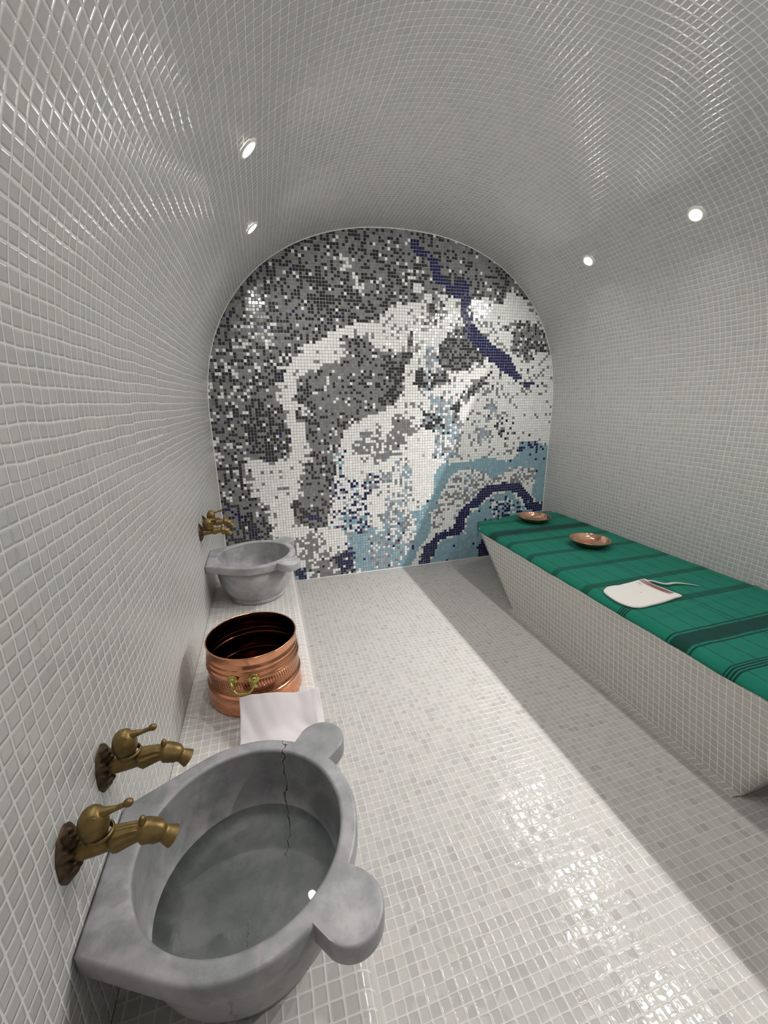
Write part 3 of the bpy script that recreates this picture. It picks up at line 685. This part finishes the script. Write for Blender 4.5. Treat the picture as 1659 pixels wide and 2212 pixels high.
# ------------------------------------------------------------------ copper bowls on the bench
M_bowl_in = copper('hammered_copper', (0.92, 0.52, 0.36), 0.10, hammered=True)
M_bowl_out = simple('tarnished_copper', (0.34, 0.25, 0.12), 0.30, 1.0)
def bowl_mesh(name):
    po = [(0.0, 0.0), (0.045, 0.0), (0.056, 0.002), (0.076, 0.009), (0.095, 0.020), (0.108, 0.033), (0.1125, 0.0405)]
    pi = [(0.1125, 0.0405), (0.1118, 0.0418), (0.1085, 0.0412), (0.1060, 0.0385), (0.0995, 0.0285), (0.089, 0.0195), (0.073, 0.0105), (0.055, 0.0048), (0.044, 0.0032), (0.0, 0.0022)]
    a = lathe('bo', po, 96); b = lathe('bi', pi, 96); n = len(a.polygons); m = merge(name, [a, b])
    for i, p in enumerate(m.polygons): p.material_index = 0 if i < n else 1; p.use_smooth = True
    return m
ZT = BENCH_Z + 0.0088
c1 = link('copper_bowl', bowl_mesh('copper_bowl'), [M_bowl_out, M_bowl_in]); c1.location = (2.093, 2.142, ZT); c1.scale = (1.16, 1.16, 1.16)
tag(c1, 'shallow hammered copper bowl on the green cloth, the nearer of the two', 'bowl')
c2 = c1.copy(); COL.objects.link(c2); c2.location = (2.088, 2.75, ZT); c2.rotation_euler = (0, 0, 1.1)
tag(c2, 'shallow hammered copper bowl on the green cloth, the farther one near the mural', 'bowl')

# ------------------------------------------------------------------ green striped cloth
k = NT('green_striped_cotton'); uv = k.n('ShaderNodeUVMap'); uv.uv_map = 'UVMap'; s = k.sep(uv.outputs[0])
wv = k.math('MULTIPLY', k.math('SUBTRACT', k.noise(uv.outputs[0], 4.0, 2.0), 0.5), 0.012)
Y = k.math('ADD', s[1], wv); X = s[0]
def band(v, a, b, e=0.0012): return k.math('MULTIPLY', k.smooth(v, a - e, a + e), k.smooth(v, b - e, b + e, 1.0, 0.0))
per = 0.2445
fr = k.math('MULTIPLY', k.math('FRACT', k.math('DIVIDE', k.math('ADD', Y, -0.865 + per * 4), per)), per)
trip = k.math('MAXIMUM', band(fr, 0.002, 0.0085), k.math('MAXIMUM', band(fr, 0.0145, 0.021), k.math('MAXIMUM', band(fr, 0.027, 0.0335), band(fr, 0.0395, 0.044, 0.001))))
allow = k.math('MAXIMUM', k.smooth(Y, 1.0, 1.001, 1.0, 0.0), k.math('MULTIPLY', k.smooth(Y, 1.2, 1.201), k.smooth(Y, 2.45, 2.451, 1.0, 0.0)))
trip = k.math('MULTIPLY', trip, allow)
bands = k.math('MAXIMUM', band(Y, 1.052, 1.128), band(Y, 2.515, 2.605))
thin = k.math('MAXIMUM', k.math('MAXIMUM', band(Y, 1.034, 1.042), band(Y, 1.138, 1.146)), k.math('MAXIMUM', band(Y, 2.495, 2.503), band(Y, 2.617, 2.625)))
half = k.math('MULTIPLY', band(Y, 2.79, 2.835, .003), 0.45)
lng = k.math('MULTIPLY', k.smooth(k.math('ABSOLUTE', k.math('SUBTRACT', k.math('FRACT', k.math('ADD', k.math('DIVIDE', X, 0.1085), 0.30)), 0.5)), 0.012, 0.034, 1.0, 0.0), 0.68)
wide = k.math('MULTIPLY', band(X, 1.995, 2.012, .002), 0.4)
msk = k.math('MAXIMUM', k.math('MAXIMUM', k.math('MULTIPLY', trip, 1.0), k.math('MULTIPLY', bands, 0.84)), k.math('MAXIMUM', k.math('MULTIPLY', thin, 0.9), k.math('MAXIMUM', half, k.math('MAXIMUM', lng, wide))))
nz = k.noise(uv.outputs[0], 260.0, 2.0)
g = k.mix(k.noise(uv.outputs[0], 9.0, 3.0), C(0.004, 0.135, 0.090), C(0.008, 0.180, 0.120))
g = k.mix(msk, g, C(0.002, 0.022, 0.018))
k.l(g, k.b.inputs['Base Color']); k.b.inputs['Roughness'].default_value = 0.85; k.b.inputs['Specular IOR Level'].default_value = 0.2
k.b.inputs['Sheen Weight'].default_value = 0.05
k.bump(nz, 0.0006, 0.5)
M_green = k.m
def cloth_end(x):
    xs = [(1.55, 2.775), (1.60, 2.80), (1.66, 2.90), (1.91, 2.965), (2.06, 2.985), (2.36, 3.01), (2.47, 2.985)]
    for (a, ya), (b_, yb) in zip(xs[:-1], xs[1:]):
        if a <= x <= b_: return ya + (yb - ya) * (x - a) / (b_ - a)
    return xs[0][1] if x < xs[0][0] else xs[-1][1]
prof = [(2.458, BENCH_Z + .0045)] + [(2.458 - 0.02 * i, BENCH_Z + .0035) for i in range(1, 41)]
prof += [(1.634 - 0.0415 * math.sin(a), 0.3835 + 0.0415 * math.cos(a)) for a in [math.pi / 2 * i / 9 for i in range(0, 9)]]
P = []; UVc = []; s_ = 0
for i, (x, z) in enumerate(prof):
    if i: s_ += math.dist(prof[i - 1], (x, z))
    row = []; ur = []
    y0 = 0.615; y1 = cloth_end(x)
    NJ = 240
    for j in range(NJ + 1):
        y = y0 + (y1 - y0) * j / NJ
        flat = min(1, max(0, (x - 1.62) / 0.06)); edge = min(1, (2.458 - x) / 0.05)
        wz = 0.0028 * noise.noise(Vector((x * 5.0, y * 9.0, 0.3))) + 0.0016 * noise.noise(Vector((x * 22.0, y * 26.0, 4.0)))
        # a few long folds across the cloth
        for yf, sl, am in ((1.30, 0.10, .0045), (1.98, -0.05, .0030), (0.95, 0.06, .0035), (2.66, 0.08, .004)):
            d_ = (y - yf - sl * (x - 2.0)) / 0.016; wz += am * math.exp(-d_ * d_)
        wz = abs(wz) * (0.35 + 0.65 * flat)
        nx_ = -wz * 0.8 * (1 - flat); hang = 0
        if i > 44: hang = 0.006 * noise.noise(Vector((y * 7, 0, 1.0)))
        zz = z + wz * flat + (hang if i == len(prof) - 1 else 0)
        if j > NJ - 6 and x > 1.60: zz -= 0.0025 * (j - NJ + 6) * (0.6 + 0.4 * math.sin(x * 21))
        row.append((x + nx_ - (0.002 if x < 1.6 else 0), y, zz)); ur.append((2.458 - s_, y))
    P.append(row); UVc.append(ur)
gc = link('green_cloth', grid_mesh('green_cloth', P, UVc), M_green)
tag(gc, 'green cotton cloth with dark woven stripes spread over the right bench', 'cloth')
so = gc.modifiers.new('thick', 'SOLIDIFY'); so.thickness = 0.0018; so.offset = 0.0
parts = []
rf = random.Random(3)
for q in range(62):
    x = 1.602 + (2.45 - 1.602) * q / 61; y = cloth_end(x); z = BENCH_Z - 0.004
    l_ = rf.uniform(0.012, 0.024); a = rf.uniform(-0.5, 0.5)
    parts.append(tube('t', [(x, y - .006, z + .004), (x + a * .006, y + l_ * .4, z + rf.uniform(.000, .006)), (x + a * .014, y + l_, z - rf.uniform(0.002, 0.012))], [.0032, .0026, .0014], 7, up=Vector((0, 0, 1))))
for z_ in (0.335,):
    parts.append(tube('t', [(1.592, 2.768, .392), (1.588, 2.774, .368), (1.588, 2.776, .342)], [.004, .0035, .0025], 7))
M_green_plain = simple('dark_green_thread', (0.005, 0.13, 0.092), 0.9)
for pm in parts: link('tassel', pm, M_green_plain, gc)

# ------------------------------------------------------------------ scrubbing mitt with strap
k = NT('white_terry'); tc = k.n('ShaderNodeTexCoord').outputs['Object']
k.b.inputs['Base Color'].default_value = C(0.74, 0.71, 0.675); k.b.inputs['Roughness'].default_value = 0.9
k.bump(k.noise(tc, 520.0, 3.0), 0.0012, 0.6); M_mitt = k.m
M_white_cloth = simple('white_cotton', (0.55, 0.52, 0.535), 0.9)
M_red = simple('dark_red_thread', (0.28, 0.035, 0.05), 0.85)
M_ink = simple('grey_blue_ink', (0.36, 0.40, 0.50), 0.8)
mo = [(1.655, 1.556), (1.690, 1.572), (1.745, 1.573), (1.752, 1.569), (1.86, 1.580), (1.962, 1.592), (1.953, 1.555), (1.949, 1.52), (1.956, 1.47), (1.962, 1.425), (1.970, 1.378), (1.92, 1.371), (1.869, 1.362), (1.80, 1.353), (1.744, 1.350), (1.69, 1.347), (1.650, 1.356), (1.626, 1.385), (1.615, 1.43), (1.620, 1.49), (1.633, 1.535)]
cx, cy = 1.80, 1.465
def ring_(f, z): return [(cx + (x - cx) * f, cy + (y - cy) * f, z) for x, y in mo2]
mo2 = [tuple(p) for p in spline([(a, b_, 0) for a, b_ in mo + [mo[0]]], 4)][:-1]; mo2 = [(p[0], p[1]) for p in mo2]
ZM = ZT + 0.0055
rows = [ring_(0.985, ZM - .0065), ring_(1.0, ZM - .004), ring_(1.0, ZM), ring_(0.985, ZM + .0035)] + [[(p[0], p[1], p[2] + 0.0012 * noise.noise(Vector((p[0] * 18, p[1] * 18, 0)))) for p in ring_(f, ZM + .0045)] for f in (0.9, 0.75, 0.5, 0.25, 0.02)]
mitt = link('bath_mitt', fixn(grid_mesh('bath_mitt', rows, None, True, closed_v=True)), M_mitt)
tag(mitt, 'flat white scrubbing mitt with red striped cuff lying on the green cloth', 'mitt')
def ribbon(name, pts, wv_, w_, z_, mat, parent, thick=0.0006):
    pp = spline(pts, 8); rr = []
    for i, p in enumerate(pp):
        t = (pp[min(i + 1, len(pp) - 1)] - pp[max(i - 1, 0)]).normalized(); nrm = Vector((-t.y, t.x, 0)).normalized()
        w__ = w_(i / (len(pp) - 1)) if callable(w_) else w_
        rr.append([tuple(p - nrm * w__ / 2), tuple(p + nrm * w__ / 2)])
    o = link(name, grid_mesh(name, rr), mat, parent); m = o.modifiers.new('s', 'SOLIDIFY'); m.thickness = thick; m.offset = 1; return o
for q, dx in enumerate((0.0, 0.010, 0.019, 0.028)):
    zt = ZM + 0.0062
    o = ribbon('cuff_stripe', [(1.918 + dx, 1.583, zt - .001), (1.908 + dx, 1.545, zt), (1.906 + dx, 1.50, zt), (1.912 + dx, 1.45, zt), (1.920 + dx, 1.405, zt - .0005)], None, 0.0042, 0, M_red, mitt)
    if q == 0: o['label'] = 'dark red stripe on the cuff'
lg = merge('l', [tube('a', spline([(1.872 + a * .5, 1.565 - b_ * 1.3, ZM + .0060) for a, b_ in ((0, 0), (.018, .004), (.022, .012), (.008, .014), (.004, .022), (.020, .026))], 5), 0.0009, 6, up=Vector((0, 0, 1))),
                 tube('b', spline([(1.880, 1.560, ZM + .0060), (1.888, 1.553, ZM + .0060), (1.892, 1.540, ZM + .0060)], 5), 0.0009, 6, up=Vector((0, 0, 1)))])
lo = link('printed_mark', lg, M_ink, mitt); lo['label'] = 'small grey-blue printed mark'
ribbon('strap', [(1.955, 1.585, ZT + .003), (1.985, 1.560, ZT + .006), (1.992, 1.525, ZT + .010), (2.015, 1.500, ZT + .011), (2.075, 1.500, ZT + .008), (2.125, 1.476, ZT + .006), (2.172, 1.441, ZT + .003)], None, lambda t: 0.017 * (1 - t ** 4) + 0.002, 0, M_white_cloth, mitt)

# ------------------------------------------------------------------ white cotton towel by the bucket
P = []
for i in range(41):
    t = i / 40; row = []
    for j in range(41):
        u = j / 40
        y = 1.243 - 0.335 * t; xl = -0.152 - 0.004 * t; xr = 0.112 - 0.0 * t
        x = xl + (xr - xl) * u
        ztop = 0.457 * (1 - u) + 0.428 * u + 0.006 * math.sin(u * 7)
        z = LEDGE_Z + 0.014 + (ztop - LEDGE_Z - 0.014) * max(0, 1 - t / 0.34) ** 1.5
        z += 0.009 * noise.noise(Vector((x * 11, y * 8, 2.0))) + 0.004 * noise.noise(Vector((x * 30 + y * 12, y * 16, 5.0))) + 0.006 * math.exp(-((u - 0.93) / 0.02) ** 2) * (0.4 + t * .6)
        dist = math.hypot(x + 0.105, y - 1.42)
        if dist < 0.172:
            k_ = 0.172 / dist; x = -0.105 + (x + 0.105) * k_; y = 1.42 + (y - 1.42) * k_
        row.append((x, y, z))
    P.append(row)
tw = link('white_towel', grid_mesh('white_towel', P), M_white_cloth)
tag(tw, 'folded white cotton cloth leaning on the copper bucket, behind the foreground basin', 'towel')
so = tw.modifiers.new('thick', 'SOLIDIFY'); so.thickness = 0.012; so.offset = -1
bv = tw.modifiers.new('round', 'BEVEL'); bv.width = 0.004; bv.segments = 3; bv.limit_method = 'ANGLE'

# ------------------------------------------------------------------ recessed ceiling lamps
k = NT('lamp_lens'); k.b.inputs['Base Color'].default_value = C(1, 1, 1)
k.b.inputs['Emission Color'].default_value = C(1.0, 0.97, 0.92); k.b.inputs['Emission Strength'].default_value = LENS_EMIT
M_lens = k.m
M_ring = simple('white_lamp_ring', (0.80, 0.78, 0.74), 0.35)
def ring_mesh(): return lathe('trim_ring', [(0.026, 0.000), (0.027, 0.004), (0.033, 0.0055), (0.040, 0.003), (0.042, 0.0)], 48)
def lens_mesh(): return lathe('lens', [(0.0, 0.004), (0.014, 0.0035), (0.0268, 0.002)], 40)
MR, ML = ring_mesh(), lens_mesh(); MR.materials.append(M_ring); ML.materials.append(M_lens)
BEAM_CUT = (-0.913, 0.0, 0.408)  # normal of the invented cut-off plane of the right beams
LX, LZ = 0.034, CAM_Z + 0.842
def vault_point(side):
    """point and inward normal on the vault at lamp height"""
    best = min(range(1, len(arc) - 1), key=lambda i: abs(arc[i][1] - LZ) + (0 if (arc[i][0] < XC) == (side < 0) else 9))
    (x0, z0), (x1, z1) = arc[best - 1], arc[best + 1]
    if not (z0 <= LZ <= z1 or z1 <= LZ <= z0): pass
    t = (LZ - z0) / (z1 - z0); x = x0 + (x1 - x0) * t
    n_ = Vector((-(z1 - z0), 0, x1 - x0)).normalized()
    if n_.dot(Vector((XC - x, 0, 1.3 - LZ))) < 0: n_ = -n_
    return Vector((x, 0, LZ)), n_
ordn = ['farthest of the row, nearest the mural', 'second from the mural', 'third from the mural', 'fourth from the mural', 'fifth from the mural']
for side in (-1, 1):
    p, nrm = vault_point(side); nm = 'left' if side < 0 else 'right'
    for i, y in enumerate(LAMP_Y):
        t = thing('recessed_downlight', (p.x, y, p.z), 'round recessed lamp in the vault, %s side, %s' % (nm, ordn[i]), 'ceiling lamp', 'recessed lamps in the vault')
        t.rotation_euler = nrm.to_track_quat('Z', 'Y').to_euler()
        for n_, me in (('trim_ring', MR), ('lens', ML)):
            o = bpy.data.objects.new(n_, me); COL.objects.link(o); o.parent = t
        pos = Vector((p.x, y, p.z)) + nrm * 0.03
        if side > 0:
            # made-up beam profile: cut along a plane for the floor's light edge, mostly downwards
            sd = bpy.data.lights.new('lamp_beam', 'POINT'); sd.energy = W_RIGHT; sd.shadow_soft_size = 0.012; sd.color = LAMP_COL
            sd.use_nodes = True; lt = sd.node_tree; em = lt.nodes['Emission']
            ge = lt.nodes.new('ShaderNodeNewGeometry')
            def mr(src, a_, b_):
                q = lt.nodes.new('ShaderNodeMapRange'); q.interpolation_type = 'SMOOTHSTEP'; q.inputs['From Min'].default_value = a_; q.inputs['From Max'].default_value = b_
                lt.links.new(src, q.inputs['Value']); return q.outputs[0]
            dp = lt.nodes.new('ShaderNodeVectorMath'); dp.operation = 'DOT_PRODUCT'; lt.links.new(ge.outputs['Incoming'], dp.inputs[0]); dp.inputs[1].default_value = BEAM_CUT
            dz = lt.nodes.new('ShaderNodeVectorMath'); dz.operation = 'DOT_PRODUCT'; lt.links.new(ge.outputs['Incoming'], dz.inputs[0]); dz.inputs[1].default_value = (0, 0, -1)
            mm = lt.nodes.new('ShaderNodeMath'); mm.operation = 'MULTIPLY'
            lt.links.new(mr(dp.outputs['Value'], -0.003, 0.003), mm.inputs[0]); lt.links.new(mr(dz.outputs['Value'], 0.35, 0.85), mm.inputs[1])
            dy = lt.nodes.new('ShaderNodeVectorMath'); dy.operation = 'DOT_PRODUCT'; lt.links.new(ge.outputs['Incoming'], dy.inputs[0]); dy.inputs[1].default_value = (0, 1, 0)
            ab = lt.nodes.new('ShaderNodeMath'); ab.operation = 'ABSOLUTE'; lt.links.new(dy.outputs['Value'], ab.inputs[0])
            m2 = lt.nodes.new('ShaderNodeMath'); m2.operation = 'MULTIPLY'; lt.links.new(mm.outputs[0], m2.inputs[0]); lt.links.new(mr(ab.outputs[0], 0.95, 0.33), m2.inputs[1])
            lt.links.new(m2.outputs[0], em.inputs['Strength'])
            so_ = bpy.data.objects.new('lamp_beam', sd); COL.objects.link(so_); so_.location = pos
        ad = bpy.data.lights.new('lamp_glow', 'AREA'); ad.shape = 'DISK'; ad.size = 0.05; ad.color = LAMP_COL
        ad.energy = W_RIGHT_FILL if side > 0 else W_LEFT
        ao = bpy.data.objects.new('lamp_glow', ad); COL.objects.link(ao); ao.location = Vector((p.x, y, p.z)) + nrm * 0.012
        ao.rotation_euler = nrm.to_track_quat('-Z', 'Y').to_euler()
